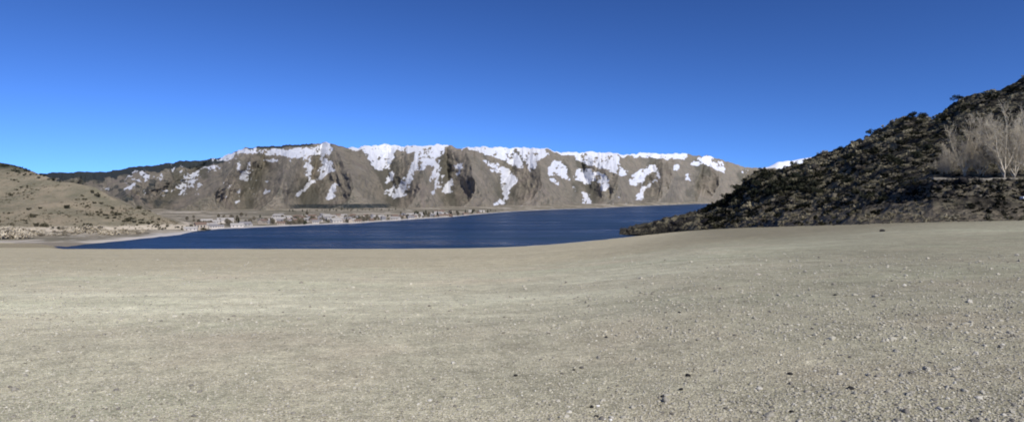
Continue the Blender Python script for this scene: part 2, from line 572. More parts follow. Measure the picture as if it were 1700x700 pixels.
for pl_ in BARE:
    for (x0, y0), (x1, y1) in zip(pl_[:-1], pl_[1:]):
        f_ = np.clip(((qx - x0) * (x1 - x0) + (qy - y0) * (y1 - y0)) / ((x1 - x0) ** 2 + (y1 - y0) ** 2), 0, 1)
        line = np.minimum(line, np.hypot(qx - x0 - f_ * (x1 - x0), qy - y0 - f_ * (y1 - y0)))
near_ = blur(snow, 6)
wide = .68 * near_ + .32 * blur(snow, 50)
wide = wide - .62 * sstep(4.2, 1.2, line + (vnoise(qx / 5, qy / 4, 207) - .5) * 3)
lean = qx + (qy - 240) * np.interp(pxs, [250, 400, 560, 700, 850, 1100], [1.6, .9, .55, .25, .1, .3])[None]
streak = vnoise(lean / 3.4, qy / 14, 201) * .5 + vnoise(lean / 7.5, qy / 24, 202) * .5
fine = vnoise(qx / 2.4, qy / 2.2, 203) * .5 + vnoise(qx / 6, qy / 4.5, 204) * .5
snow = sstep(.42, .86, wide + (streak - .5) * 1.0 + (fine - .5) * 1.5)
snow = snow * sstep(.05, .26, wide)
snow = np.where(crest > .5, np.maximum(snow, sstep(.2, .5, crest + (fine - .5))), snow)
thin = np.zeros_like(rows)
for poly in THIN: thin[inside(poly, qx, qy)] = 1
thin = blur(thin, 1) * sstep(.42, .60, vnoise(qx / 3.2 + qy / 7, qy / 2.4, 5) * .5 + vnoise(qx / 9, qy / 6, 6) * .5)
specks = (sstep(.70, .80, vnoise(qx / 3.0, qy / 2.6, 15) * .55 + vnoise(qx / 22, qy / 14, 16) * .45)) * sstep(180, 240, pxs)[None] * sstep(470, 410, pxs)[None] * sstep(338, 325, rows)
snow = np.clip(snow + thin * .85 + specks * .7, 0, 1)
forest = np.clip(sstep(16, 3, rows - sky_r) * sstep(415, 360, pxs)[None] + sstep(5, 2.0, rows - sky_r) * (sstep(405, 420, pxs) * sstep(528, 512, pxs))[None], 0, 1)
forest = np.clip(forest + .55 * sstep(.45, .65, vnoise(qx / 12, qy / 5, 44)) * sstep(420, 250, pxs)[None], 0, 1)
forest = np.clip(forest + sstep(5.5, 2.5, np.abs(rows - 342 + (pxs[None] - 560) * .006)) * (sstep(440, 500, pxs) * sstep(665, 640, pxs))[None] * .6, 0, 1)
veg_shade = sstep(.05, -.45, small + .35 * fold * -1) * .55 + sstep(.0, .8, fold) * .35 + sstep(.48, .62, vnoise((pxs[None] + (rows - 300) * .3) / 10, rows / 16, 301) * .6 + vnoise(pxs[None] / 3.2, rows / 3, 302) * .4) * .22  # brush mottling plus gully shade painted into the slope colour
veg_shade = np.clip(veg_shade, 0, 1) * sstep(0, 12, rows - sky_r)
Xm = (pxs[None] - CX) / F * dep
Zm = EYE + (HY - rows) / F * dep
M = np.stack([Xm, dep, Zm], -1)
for q in (.3, .65, 1.0):
    e = M[NR - 1].copy()
    e[:, 1] += 900 * q
    e[:, 2] *= (1 - .45 * q * q)
    M = np.concatenate([M, e[None]], 0)
ext = lambda a, v: np.concatenate([a, np.repeat(a[-1:] if v is None else np.full_like(a[-1:], v), 3, 0)], 0)
n = N('mountain_slope', .95, .05)
k1 = n.noise(.006, 7, .68)
k2 = n.noise(.045, 6, .75)
c = n.ramp(k1, [(.32, (.205, .186, .142)), (.5, (.275, .240, .182)), (.68, (.325, .276, .215))])
c = n.mix(n.math('MULTIPLY', n.step(k2, .50, .64), .8), c, (.110, .110, .085))
c = n.mix(n.math('MULTIPLY', n.step(n.noise(.011, 5, .65), .52, .66), .6), c, (.235, .195, .165))
c = n.mix(n.step(n.noise(.02, 5, .6), .58, .72), c, (.28, .255, .205))
c = n.mix(n.math('MULTIPLY', n.step(n.math('MULTIPLY_ADD', n.noise(.03, 5, .75), .6, n.attr('veg_shade')), .45, 1.0), .78), c, (.115, .110, .085))
fo = n.attr('forest')
c = n.mix(n.step(n.math('MULTIPLY_ADD', n.noise(.05, 4, .7), .8, fo), .75, 1.05), c, (.050, .058, .058))
sn = n.attr('snow')
se = n.math('ADD', n.math('MULTIPLY', n.noise(.03, 5, .7), .5), n.math('MULTIPLY', n.noise(.16, 5, .8), .75))
c = n.mix(n.math('MULTIPLY', n.step(n.math('ADD', se, sn), .88, 1.52), n.step(n.math('MULTIPLY_ADD', n.noise(.022, 3), .45, n.noise(.14, 5, .8)), .36, .58)), c, (.78, .79, .82))
n.bump(n.math('ADD', n.noise(.02, 7, .7), n.math('MULTIPLY', k2, .55)), .9, 26)
mt = link('mountains', mesh_np('mountains', M.reshape(-1, 3), grid_faces(*M.shape[:2]), n.color(c), attrs={'snow': ext(snow, None), 'forest': ext(forest, None), 'veg_shade': ext(veg_shade, None)}))
tag(mt, 'long brown mountain range streaked with snow beyond the lake', 'mountains', kind='structure')

# --- white peak far behind
pp = np.arange(1180, 1800, 3.0)
tab = {1180: [(330, 11000), (290, 13500)], 1250: [(330, 11000), (278, 13500)], 1275: [(330, 11000), (276, 13500)], 1290: [(330, 11000), (271, 13500)], 1312: [(330, 11000), (270, 13500)],
       1330: [(330, 11000), (266, 13500)], 1350: [(330, 11000), (261, 13500)], 1390: [(330, 11000), (256, 13500)], 1500: [(330, 11000), (262, 13500)], 1800: [(330, 11000), (290, 13500)]}
P = strip(pp, tab, [40], (2500, .4))
P[..., 2] += ridged(P[..., 0] / 900, P[..., 1] / 900, 5, 9) * 60 * np.clip(P[..., 2] / 600, 0, 1)
n = N('far_snow', .9, .1)
c = n.mix(n.step(n.math('MULTIPLY_ADD', n.noise(.004, 6, .7), 500, n.sep()[2]), 700, 850), (.15, .14, .13), (.82, .84, .88))
fp = link('snow_mountain', mesh_np('snow_mountain', P.reshape(-1, 3), grid_faces(*P.shape[:2]), n.color(c)))
tag(fp, 'far white mountain peeking over the dark hill shoulder', 'mountain', kind='structure')

# --- tan hills on the left
hp = np.arange(-500, 346, 2.5)
tabA = {-500: [(398, 440), (372, 500), (300, 700)], 0: [(386, 515), (360, 560), (301, 690)], 75: [(385.5, 525), (355, 580), (299, 690)], 130: [(385.5, 540), (358, 585), (306, 680)], 170: [(385.5, 552), (362, 590), (318, 665)],
        230: [(385, 568), (370, 592), (345, 635)], 300: [(383.5, 582), (379, 594), (372, 612)], 335: [(382.2, 594), (381.6, 600), (381, 606)], 346: [(382.5, 597), (382.2, 602), (382, 606)]}
HA = strip(hp, tabA, [30, 60], (160, .4))
HA[..., 2] += (fbm(HA[..., 0] / 45, HA[..., 1] / 45, 5, 41) * 3.0 + ridged(HA[..., 0] / 70, HA[..., 1] / 160, 4, 43) * 2.5) * np.clip(HA[..., 2] / 25, 0, 1)
tabB = {-500: [(380, 700), (300, 860), (245, 980)], 0: [(380, 700), (310, 820), (268, 940)], 22: [(380, 700), (312, 820), (273, 930)], 60: [(380, 700), (322, 800), (288, 900)], 100: [(380, 700), (330, 780), (303, 850)],
        200: [(380, 700), (350, 740), (340, 780)], 260: [(379, 705), (372, 725), (366, 740)]}
HB = strip(np.arange(-500, 261, 2.5), tabB, [20, 50], (200, .4))
HB[..., 2] += fbm(HB[..., 0] / 50, HB[..., 1] / 50, 5, 47) * 4.0 * np.clip(HB[..., 2] / 30, 0, 1)


def hill_mat(name, dark):
    n = N(name, .95, .05)
    k = n.noise(.035, 6, .68)
    c = n.ramp(k, [(.32, (.160, .150, .10)), (.46, (.22, .195, .135)), (.58, (.275, .232, .160)), (.72, (.33, .275, .195))])
    c = n.mix(n.step(n.noise(.35, 5, .75), .54, .68), c, (.115, .105, .065))
    c = n.mix(n.step(n.math('MULTIPLY_ADD', n.noise(.08, 4), 5, n.sep()[2]), 9.5, 6.5), c, (.54, .47, .36))
    if dark:
        c = n.mix(n.step(n.math('MULTIPLY_ADD', n.noise(.06, 5, .7), 30, n.sep()[2]), 78, 98), c, (.05, .055, .035))
    n.bump(n.math('ADD', n.noise(.12, 6, .7), n.math('MULTIPLY', n.noise(.7, 4, .7), .3)), .7, 4)
    return n.color(c)


tag(link('tan_hill', mesh_np('tan_hill', HA.reshape(-1, 3), grid_faces(*HA.shape[:2]), hill_mat('tan_hill', False))), 'low tan hill dotted with bushes sloping to the water', 'hill', kind='structure')
tag(link('brush_hill', mesh_np('brush_hill', HB.reshape(-1, 3), grid_faces(*HB.shape[:2]), hill_mat('brush_hill', True))), 'higher tan hill with dark brushy top behind the low hill', 'hill', kind='structure')

# --- black lava hill on the right
toe = {1028: (391, 524), 1040: (389.5, 518), 1070: (388, 502), 1110: (385, 480), 1150: (381, 430), 1185: (380, 395), 1215: (379, 365), 1240: (378, 343), 1260: (377.5, 318), 1300: (376, 270), 1350: (375, 225), 1400: (373, 190), 1435: (371.5, 172), 1500: (369, 155),
       1550: (368, 147), 1590: (367, 143), 1640: (366, 139), 1700: (365, 136), 1800: (364, 133), 2000: (361, 130), 2300: (358, 128)}
top = {1028: (390.5, 528), 1040: (387, 532), 1070: (377, 538), 1110: (363, 540), 1150: (354, 520), 1185: (343, 500), 1215: (321, 480), 1240: (299, 465), 1260: (287, 455), 1300: (279, 430), 1350: (266, 410), 1400: (249, 390), 1435: (229, 370), 1500: (197, 340),
       1550: (192, 320), 1590: (170, 300), 1640: (152, 285), 1700: (130, 270), 1800: (94, 250), 2000: (44, 240), 2300: (0, 235)}
FR = [0, .08, .15, .18, .30, .325, .36, 1]
tabL = {}
for k in toe:
    (r0, d0), (r1, d1) = toe[k], top[k]
    lin = [(r0 + (r1 - r0) * f, d0 + (d1 - d0) * f) for f in FR]
    w_ = {1400: .2, 1435: .4, 1500: .7}.get(k, 1.0 if k >= 1550 else 0)
    if w_:
        s = d0 / 120
        ex = [(r0, d0), (r0 - 18, 126 * s), (r0 - 33.5, 130 * s), (r0 - 34.5, 134 * s), (r0 - 64, 138.5 * s), (r0 - 66.5, 140.5 * s), (r0 - 68, 149 * s), (r1, d1)]
        if k >= 1550: ex[1:7] = [(347, 126 * s), (331.5, 130 * s), (330.5, 134 * s), (301, 138.5 * s), (298.5, 140.5 * s), (297.3, 147 * s)]
        lin = [(a_[0] * (1 - w_) + b_[0] * w_, a_[1] * (1 - w_) + b_[1] * w_) for a_, b_ in zip(lin, ex)]
    tabL[k] = lin
lp = np.concatenate([np.arange(1028, 1720, 1.6), np.arange(1720, 2300, 5)])
LH = strip(lp, tabL, [12, 8, 5, 26, 4, 5, 110], (140, .35))
NL = 171
rw = np.repeat(np.arange(LH.shape[0])[:, None], LH.shape[1], 1)
flat = np.exp(-((rw - 57.5) / 5.0) ** 2) * (sstep(1520, 1570, lp))[None]
am = np.clip(LH[..., 1] / 150, .7, 3.2) * sstep(0, 10, rw) * (1 - flat)
LH[..., 2] += am * (fbm(LH[..., 0] / 9, LH[..., 1] / 9, 5, 71) * 1.3 + ridged(LH[..., 0] / 5, LH[..., 1] / 7, 4, 73) * .6)
n = N('lava_hill', .95, .1)
k = n.noise(.075, 6, .72, n.map((1, .6, 1.7)))
c = n.ramp(k, [(.38, (.014, .013, .011)), (.46, (.045, .040, .030)), (.55, (.125, .112, .074)), (.72, (.235, .205, .135))])
c = n.mix(n.step(n.noise(.22, 5, .7), .54, .64), c, (.024, .022, .019))
c = n.mix(n.step(n.noise(.5, 4, .6), .62, .72), c, (.15, .135, .10))
lo = n.attr('low')
c = n.mix(n.math('MULTIPLY', lo, n.step(n.noise(.4, 5, .7), .33, .58)), c, (.20, .170, .122))
n.bump(n.math('ADD', n.voro(.45, 'Distance'), n.math('MULTIPLY', n.noise(1.6, 5, .7), .6)), .9, 1.4)
low = np.clip(1 - rw / np.interp(lp, [1120, 1250, 1450, 1530, 1570], [30, 58, 48, 34, 16])[None], 0, 1) ** .55 * sstep(1180, 1260, lp)[None]
low = np.maximum(low, .55 * np.exp(-((rw - 36) / 20.0) ** 2) * sstep(1480, 1560, lp)[None])
lava = link('lava_hill', mesh_np('lava_hill', LH.reshape(-1, 3), grid_faces(*LH.shape[:2]), n.color(c), attrs={'low': low}))
tag(lava, 'steep black lava hill rising above the beach', 'hill', kind='structure')

# road on the bench half-way up the embankment
ci = np.where((lp > 1545) & (lp < 2200))[0]
def road_row(f):
    a = LH[55][ci] * (1 - f) + LH[60][ci] * f
    a[:, 2] = np.maximum(LH[55][ci][:, 2], LH[60][ci][:, 2]) * .5 + .5 * LH[57][ci][:, 2] + .25
    return a
RD = np.stack([road_row(f) for f in (-.15, -.1, .5, 1.0, 1.05)])
RD[0, :, 2] -= 1.2
RD[-1, :, 2] -= 1.2
RD[..., 2] += fbm(RD[..., 0] / 3.5, RD[..., 1] / 3.5, 4, 19) * .35 - .1
tag(link('road', mesh_np('road', RD.reshape(-1, 3), grid_faces(*RD.shape[:2]), plain('road_gravel', (.25, .225, .175), .95, .45, .45))), 'pale gravel road along the embankment under bare trees', 'road', kind='structure')


# ------------------------------------------------------------------ rocks
def rock_mesh(name, seed, mat, sub=2, squash=.7, rough=.35):
    r = random.Random(seed)
    bm = bmesh.new()
    bmesh.ops.create_icosphere(bm, subdivisions=sub, radius=1)
    pl = []
    for _ in range(9):
        v = Vector((r.gauss(0, 1), r.gauss(0, 1), r.gauss(0, 1))).normalized()
        pl.append((v, r.uniform(.48, .88)))
    sc = Vector((r.uniform(.8, 1.25), r.uniform(.75, 1.1), r.uniform(.55, 1) * squash * 1.25))
    for v in bm.verts:
        p = v.co.copy()
        for nrm, d in pl:
            e = p.dot(nrm) - d
            if e > 0: p -= nrm * e * .9
        p *= 1 + r.uniform(-1, 1) * rough * .12
        v.co = Vector((p.x * sc.x, p.y * sc.y, p.z * sc.z))
    me = bpy.data.meshes.new(name)
    bm.to_mesh(me)
    bm.free()
    me.materials.append(mat)
    return me


def mesh_arrays(me):
    v = np.empty(len(me.vertices) * 3, np.float32)
    me.vertices.foreach_get('co', v)
    f = np.array([list(p.vertices) for p in me.polygons], np.int32)
    return v.reshape(-1, 3), f


def scatter_mesh(name, protos, pos, scale, rot, mat, tint=None, squash=None, smooth=False):
    """Many small copies merged in one mesh (only for uncountable stuff)."""
    V, Fc, T, off = [], [], [], 0
    arr = [mesh_arrays(p) for p in protos]
    which = rng.integers(0, len(arr), len(pos))
    for k, (v, f) in enumerate(arr):
        idx = np.where(which == k)[0]
        if not len(idx): continue
        ca, sa = np.cos(rot[idx]), np.sin(rot[idx])
        s = scale[idx][:, None]
        x = v[None, :, 0] * s; y = v[None, :, 1] * s; z = v[None, :, 2] * s
        W = np.stack([x * ca[:, None] - y * sa[:, None], x * sa[:, None] + y * ca[:, None], z], -1) + pos[idx][:, None, :]
        V.append(W.reshape(-1, 3))
        Fc.append((f[None] + (np.arange(len(idx)) * len(v))[:, None, None] + off).reshape(-1, f.shape[1]))
        T.append(np.repeat(tint[idx] if tint is not None else np.zeros(len(idx)), len(v)))
        off += len(idx) * len(v)
    return mesh_np(name, np.concatenate(V), np.concatenate(Fc), mat, smooth, {'tint': np.concatenate(T)})


lava_mat = objvar('lava_rock', [(0, (.010, .009, .008)), (.45, (.022, .019, .017)), (.75, (.06, .053, .040)), (1, (.14, .124, .092))], .9, 1.5)
n = N('lava_rubble', .95, .1)
lava_stuff = n.color(n.ramp(n.attr('tint'), [(0, (.012, .011, .009)), (.4, (.028, .025, .021)), (.75, (.085, .076, .055)), (1, (.17, .15, .11))]))
ROCKS = [rock_mesh('lava_boulder', 100 + i, lava_mat, 2, .8, .5) for i in range(7)]
dark_lava = objvar('dark_lava_rock', [(0, (.010, .009, .009)), (.6, (.024, .021, .019)), (1, (.075, .066, .052))], .9, 1.5)
DROCKS = [rock_mesh('dark_boulder', 140 + i, dark_lava, 2, .8, .5) for i in range(7)]
RLOW = [rock_mesh('rubble_piece', 200 + i, lava_stuff, 1, .8, .6) for i in range(5)]

cand = []
for _ in range(2300):
    i = rng.integers(0, len(lp)); j = int(rng.random() ** .8 * (NL - 1))
    p = LH[j, i]
    if lp[i] > 1760: continue
    if 53 <= j <= 62 and lp[i] > 1535: continue
    if lp[i] < 1240 and rng.random() < .0: continue
    dens = 1.0
    dens = .75
    if j < 40 and lp[i] > 1220: dens = .3
    if 25 <= j <= 52 and lp[i] > 1530: dens = 1.0
    if rng.random() > dens: continue
    sp = rng.lognormal(math.log(1.9), .55)
    if lp[i] < 1240: sp *= .95
    sp *= float(np.interp(lp[i], [1030, 1120], [.45, 1]))
    cand.append((p[0], p[1], p[2], sp * p[1] / F, sp, lp[i], j))
# dark rocks facing the embankment under the road
for _ in range(420):
    i = rng.integers(int(np.argmin(np.abs(lp - 1440))), int(np.argmin(np.abs(lp - 1730)))); j = int(rng.integers(20, 53))
    p = LH[j, i]
    sp = rng.lognormal(math.log(2.3), .45)
    cand.append((p[0], p[1], p[2], sp * p[1] / F, sp, lp[i], j))
# spit of boulders running into the water
for _ in range(150):
    q = rng.random()
    pxr = 1036 + 150 * q + rng.normal(0, 5)
    d = np.interp(pxr, [1028, 1110, 1185], [545, 555, 560]) + rng.normal(0, 12)
    sp = rng.lognormal(math.log(2.8), .35) * float(np.interp(pxr, [1030, 1110], [.4, 1]))
    cand.append(((pxr - CX) / F * d, d, max(-.6, rng.normal(.2, .6)), sp * d / F, sp, pxr, -1))
# stones strewn along the upper beach, under the hill
for _ in range(170):
    pxr = rng.uniform(1080, 1710)
    d = np.interp(pxr, sorted(toe), [toe[k][1] for k in sorted(toe)]) * (1 - abs(rng.normal(0, .035)))
    x = (pxr - CX) / F * d
    sp = rng.lognormal(math.log(1.2), .4)
    cand.append((x, d, float(beach_h(np.array([x]), np.array([d]))[0]), sp * d / F, sp, pxr, -2))
cand.sort(key=lambda q: -q[4])


def rock_zone(pxr, j):
    if j == -1 or pxr < 1190: return ('black lava boulder on the rocky spit reaching into the lake', 'boulders on the lava spit')
    if j == -2: return ('dark stone lying on beach gravel at the foot of lava hill', 'stones at the foot of the lava hill')
    if j > 150: return ('black lava boulder on the skyline of the steep hill', 'boulders on the hill skyline')
    if pxr > 1535 and j < 54: return ('dark rock in the embankment wall below the gravel road', 'rocks in the road embankment')
    if pxr > 1535: return ('dark lava boulder on slope behind the bare trees', 'boulders behind the bare trees')
    if j < 40: return ('dark lava rock on the lower hill slope just above the beach', 'rocks on the lower lava slope')
    return ('black lava boulder on the middle of dark hillside, left of bare trees', 'boulders on the dark hillside')


for q in cand[:290]:
    o = link('lava_boulder', (DROCKS if q[5] < 1200 and q[6] > -2 else ROCKS)[rng.integers(0, len(ROCKS))])
    o.location = (q[0], q[1], q[2] + q[3] * .15)
    o.rotation_euler = (rng.normal(0, .25), rng.normal(0, .25), rng.uniform(0, 6.28))
    s = q[3]
    o.scale = (s, s, s)
    a, b = rock_zone(q[5], q[6])
    tag(o, a, 'boulder', b)
rest = np.array([q[:4] for q in cand[290:]])
rb = link('lava_rubble', scatter_mesh('lava_rubble', RLOW, rest[:, :3], rest[:, 3], rng.uniform(0, 6.28, len(rest)), lava_stuff, rng.random(len(rest)) * np.array([.6 if q[5] < 1200 else 1.0 for q in cand[290:]])))
tag(rb, 'loose dark lava rubble strewn over the steep hill', 'rubble', kind='stuff')


# ------------------------------------------------------------------ shrubs
def shrub_mesh(name, seed, mat, leaves=260, size=.13, h=.9, lumps=6, up=0.0):
    r = np.random.default_rng(seed)
    C = np.stack([r.normal(0, .42, lumps), r.normal(0, .42, lumps), r.uniform(.25, .8, lumps) * h], -1)
    R = r.uniform(.3, .5, lumps)
    k = r.integers(0, lumps, leaves)
    d = r.normal(0, 1, (leaves, 3)); d /= np.linalg.norm(d, axis=1)[:, None]
    p = C[k] + d * (R[k] * r.random(leaves) ** .4)[:, None]
    p[:, 2] = np.abs(p[:, 2])
    a = r.normal(0, 1, (leaves, 3)); a[:, 2] += up; a /= np.linalg.norm(a, axis=1)[:, None]
    b = np.cross(a, r.normal(0, 1, (leaves, 3))); b /= np.linalg.norm(b, axis=1)[:, None]
    s = size * r.uniform(.6, 1.4, leaves)[:, None]
    la = s * (1 + up)
    V = np.stack([p - a * la, p + b * s * .55, p + a * la, p - b * s * .55], 1).reshape(-1, 3)
    Fq = np.arange(leaves * 4).reshape(-1, 4)
    # stems
    st = []
    for c_ in C:
        st.append((np.zeros(3), c_ * .9, .035))
    tv, tf = tubes(st)
    return mesh_np(name, np.concatenate([V, tv]), np.concatenate([Fq, tf + len(V)]), mat, False)


def tubes(segs, sides=3):
    """Tapered straight tubes: (a, b, ra[, rb]) -> verts, quads."""
    a = np.array([s[0] for s in segs]); b = np.array([s[1] for s in segs])
    ra = np.array([s[2] for s in segs]); rbv = np.array([s[3] if len(s) > 3 else s[2] * .5 for s in segs])
    d = b - a; L = np.linalg.norm(d, axis=1)[:, None]; d = d / np.maximum(L, 1e-6)
    ref = np.where(np.abs(d[:, 2:3]) > .9, np.array([[1., 0, 0]]), np.array([[0, 0, 1.]]))
    u = np.cross(d, ref); u /= np.linalg.norm(u, axis=1)[:, None]
    v = np.cross(d, u)
    V = []
    for base, rad in ((a, ra), (b, rbv)):
        for k in range(sides):
            t_ = 2 * math.pi * k / sides
            V.append(base + (u * math.cos(t_) + v * math.sin(t_)) * rad[:, None])
    V = np.stack(V, 1)
    Fl = []
    o = np.arange(len(segs))[:, None] * (2 * sides)
    for k in range(sides):
        k2 = (k + 1) % sides
        Fl.append(np.concatenate([o + k, o + k2, o + sides + k2, o + sides + k], 1))
    return V.reshape(-1, 3), np.concatenate(Fl)


sage_mat = objvar('sagebrush', [(0, (.040, .038, .022)), (.5, (.065, .060, .035)), (1, (.12, .105, .065))], .95)
juni_mat = objvar('juniper', [(0, (.018, .022, .013)), (.5, (.030, .033, .019)), (1, (.050, .050, .030))], .95)
dry_mat = objvar('dry_brush', [(0, (.36, .31, .22)), (.5, (.47, .41, .30)), (1, (.56, .50, .39))], .95)
drk_mat = objvar('dead_brush', [(0, (.13, .11, .08)), (.5, (.21, .18, .13)), (1, (.32, .28, .205))], .95)
SAGE = [shrub_mesh('sagebrush', 300 + i, sage_mat) for i in range(5)]
JUNI = [shrub_mesh('juniper', 320 + i, juni_mat, 420, .12, 1.2, 8) for i in range(5)]
DRY = [shrub_mesh('dry_bush', 340 + i, dry_mat, 420, .11, .9, 6, .9) for i in range(5)]
DEAD = [shrub_mesh('grey_bush', 360 + i, drk_mat, 300, .10, .9, 6, .7) for i in range(5)]


def put(name, protos, p, s, label, cat, group, sz=1.0):
    o = link(name, protos[rng.integers(0, len(protos))])
    o.location = [float(v) for v in p]
    o.rotation_euler = (0, 0, rng.uniform(0, 6.28))
    o.scale = (s, s, s * sz)
    return tag(o, label, cat, group)


# tan hill
for _ in range(280):
    i = rng.integers(0, len(hp)); j = rng.integers(4, 90)
    if hp[i] < -40: continue
    if fbm(np.array([hp[i] / 40.]), np.array([j / 16.]), 3, 5)[0] < -.12: continue
    p = HA[j, i]
    s = rng.lognormal(math.log(3.5), .42) * p[1] / F
    a = ('dark sagebrush bush on the upper face of the low tan hill', 'bushes on the upper tan hill') if j > 45 else ('dark sagebrush bush low on the tan hill near its foot', 'bushes on the lower tan hill')
    put('sagebrush', SAGE, p, s, a[0], 'bush', a[1], .85)
for (px_, row_, w_) in [(35, 312, 3.6), (18, 322, 4.2), (30, 316, 3.5), (45, 310, 3.5), (22, 300, 4), (50, 348, 4.5), (160, 353, 4.5), (175, 358, 4.5), (145, 357, 4), (190, 362, 4.5), (205, 368, 5), (225, 369, 5), (245, 372, 5), (262, 374, 5), (278, 376, 4.5), (298, 378, 4.5), (235, 366, 4), (255, 369, 4)]:
    i = int(np.argmin(np.abs(hp - px_)))
    rr = HY - (HA[:91, i, 2] - EYE) / HA[:91, i, 1] * F
    j = int(np.argmin(np.abs(rr - row_)))
    p = HA[j, i]
    put('sagebrush', SAGE, p, w_ * p[1] / F, 'large dark green bush in the clump along the lower hill edge' if px_ > 100 else 'large dark bush in the diagonal row crossing the tan hill', 'bush', 'large bushes at the hill edge' if px_ > 100 else 'bushes in the diagonal row', .8)
for _ in range(60):
    i = rng.integers(200, 265); j = int(70 - abs(rng.normal(0, 9)))
    if not (0 <= HB[j, i, 0] / HB[j, i, 1] * F + CX + 30 < 120): continue
    p = HB[j, i]
    put('juniper', JUNI, p, rng.lognormal(math.log(2.4), .3) * p[1] / F, 'dark juniper bush on the brushy crest of the higher left hill', 'bush', 'junipers on the brushy hill crest', .8)
n = N('hill_scrub', .95, .05)
scrub_mat = n.color(n.ramp(n.attr('tint'), [(0, (.065, .060, .036)), (.4, (.13, .115, .072)), (.7, (.22, .185, .125)), (1, (.33, .28, .20))]))
SCR = [shrub_mesh('scrub_clump', 440 + i, scrub_mat, 60, .24, .8, 3) for i in range(4)]
sp_, ss_, st_ = [], [], []
for Pg, cols, jmax, cnt in ((HA, hp, 88, 2300), (HB, np.arange(-500, 261, 2.5), 70, 900)):
    got = 0
    while got < cnt:
        i = rng.integers(0, len(cols)); j = rng.integers(3, jmax)
        if cols[i] < -120: continue
        p = Pg[j, i]
        pt_ = fbm(np.array([p[0] / 40.]), np.array([p[1] / 40. + p[2] / 12]), 3, 12)[0]
        got += 1
        if rng.random() > .30 + pt_ * 1.5: continue
        sp_.append(p); ss_.append(rng.lognormal(math.log(1.25), .4) * p[1] / F); st_.append(np.clip(.45 + rng.normal(0, .25) - pt_ * .5, 0, 1))
hsb = link('hill_scrub', scatter_mesh('hill_scrub', SCR, np.array(sp_), np.array(ss_), rng.uniform(0, 6.28, len(sp_)), scrub_mat, np.array(st_)))
tag(hsb, 'low olive scrub speckling the tan hills', 'scrub', kind='stuff')


# dry brush at the foot of the tan hill
def plain_z(px_, d):
    i = int(np.argmin(np.abs(ppx - px_)))
    return float(np.interp(d, PL[:, i, 1], PL[:, i, 2])) - .15


for _ in range(170):
    px_ = rng.uniform(-60, 240)
    row_ = np.interp(px_, [-60, 0, 235], [397, 396, 389]) - abs(rng.normal(0, 4.5))
    d = 29.3 / (row_ - HY) * F
    d = min(d, 540)
    x = (px_ - CX) / F * d
    gz = plain_z(px_, d)
    s = rng.lognormal(math.log(4.6), .3) * d / F
    if px_ < 45: s *= 1.5
    dark = rng.random() < .42
    if dark:
        put('grey_bush', DEAD, (x, d, gz), s * .8, 'grey brown bush among the pale dry brush along left shore', 'bush', 'grey bushes along the left shore', .9)
    else:
        put('dry_bush', DRY, (x, d, gz), s, 'pale straw coloured dry bush beside the muddy left shore', 'bush', 'pale dry bushes along the left shore', .9)
for px_, row_, h_ in [(8, 393, 26), (24, 394, 22), (-14, 393, 28), (38, 395, 16)]:
    d = 455
    put('dry_bush', DRY, ((px_ - CX) / F * d, d, plain_z(px_, d)), h_ * d / F / 1.25, 'tall pale willow clump at the far left of the lake shore', 'bush', 'tall pale willow clumps', .95)
# lava hill brush
for _ in range(200):
    i = rng.integers(0, len(lp)); j = int(NL - 1 - abs(rng.normal(0, 45)))
    if lp[i] > 1740 or lp[i] < 1195 or j < 62: continue
    p = LH[j, i]
    s = rng.lognormal(math.log(4.2), .35) * p[1] / F
    a = ('dark juniper bush on the skyline of lava hill', 'junipers on the hill skyline') if j > 150 else ('dark juniper bush on the face of lava hill', 'junipers on the lava hill face')
    put('juniper', JUNI, p, s, a[0], 'bush', a[1], .8)
for px_, row_, w_ in [(1275, 300, 12), (1290, 312, 13), (1305, 318, 14), (1320, 308, 14), (1335, 318, 15), (1350, 312, 13), (1362, 322, 12), (1262, 310, 12), (1283, 322, 12), (1312, 298, 13), (1340, 300, 12), (1255, 322, 10), (1396, 300, 12), (1410, 306, 12), (1482, 268, 13), (1495, 274, 13), (1540, 250, 12), (1526, 262, 12), (1450, 330, 12), (1464, 336, 12), (1205, 330, 10), (1218, 325, 9), (1232, 318, 9), (1446, 214, 9), (1515, 192, 10), (1530, 196, 9), (1591, 162, 9)]:
    i = int(np.argmin(np.abs(lp - px_)))
    rr = HY - (LH[:NL, i, 2] - EYE) / LH[:NL, i, 1] * F
    j = int(np.argmin(np.abs(rr - row_)))
    p = LH[j, i]
    put('juniper', JUNI, p, w_ * p[1] / F, 'large black green juniper in the dark thicket on the hill shoulder' if px_ < 1380 else ('large dark juniper in a clump on the lava hill face' if row_ > 240 else 'large juniper standing out on the lava hill skyline'), 'bush', 'junipers in the dark thicket' if px_ < 1380 else ('juniper clumps on the face' if row_ > 240 else 'large skyline junipers'), .8)
for _ in range(290):
    i = rng.integers(0, len(lp)); j = int(rng.random() * 160)
    if lp[i] > 1740 or lp[i] < 1150: continue
    if 53 <= j <= 62 and lp[i] > 1535: continue
    p = LH[j, i]
    s = rng.lognormal(math.log(4.0), .45) * p[1] / F
    a = ('grey tan dead bush low on the slope above the beach', 'dead bushes on the lower slope') if j < 50 else ('grey tan dead bush among the lava boulders on the hill', 'dead bushes among the lava boulders')
    put('grey_bush', DEAD, p, s, a[0], 'bush', a[1], .8)


# brush along the outer edge of the road
for _ in range(46):
    i = rng.integers(ci[0], int(np.argmin(np.abs(lp - 1725))))
    p = LH[int(rng.integers(51, 56)), i]
    put('grey_bush', DEAD, p, rng.lognormal(math.log(2.6), .35) * p[1] / F, 'grey dead bush fringing the outer edge of the gravel road', 'bush', 'dead bushes along the road edge', .8)
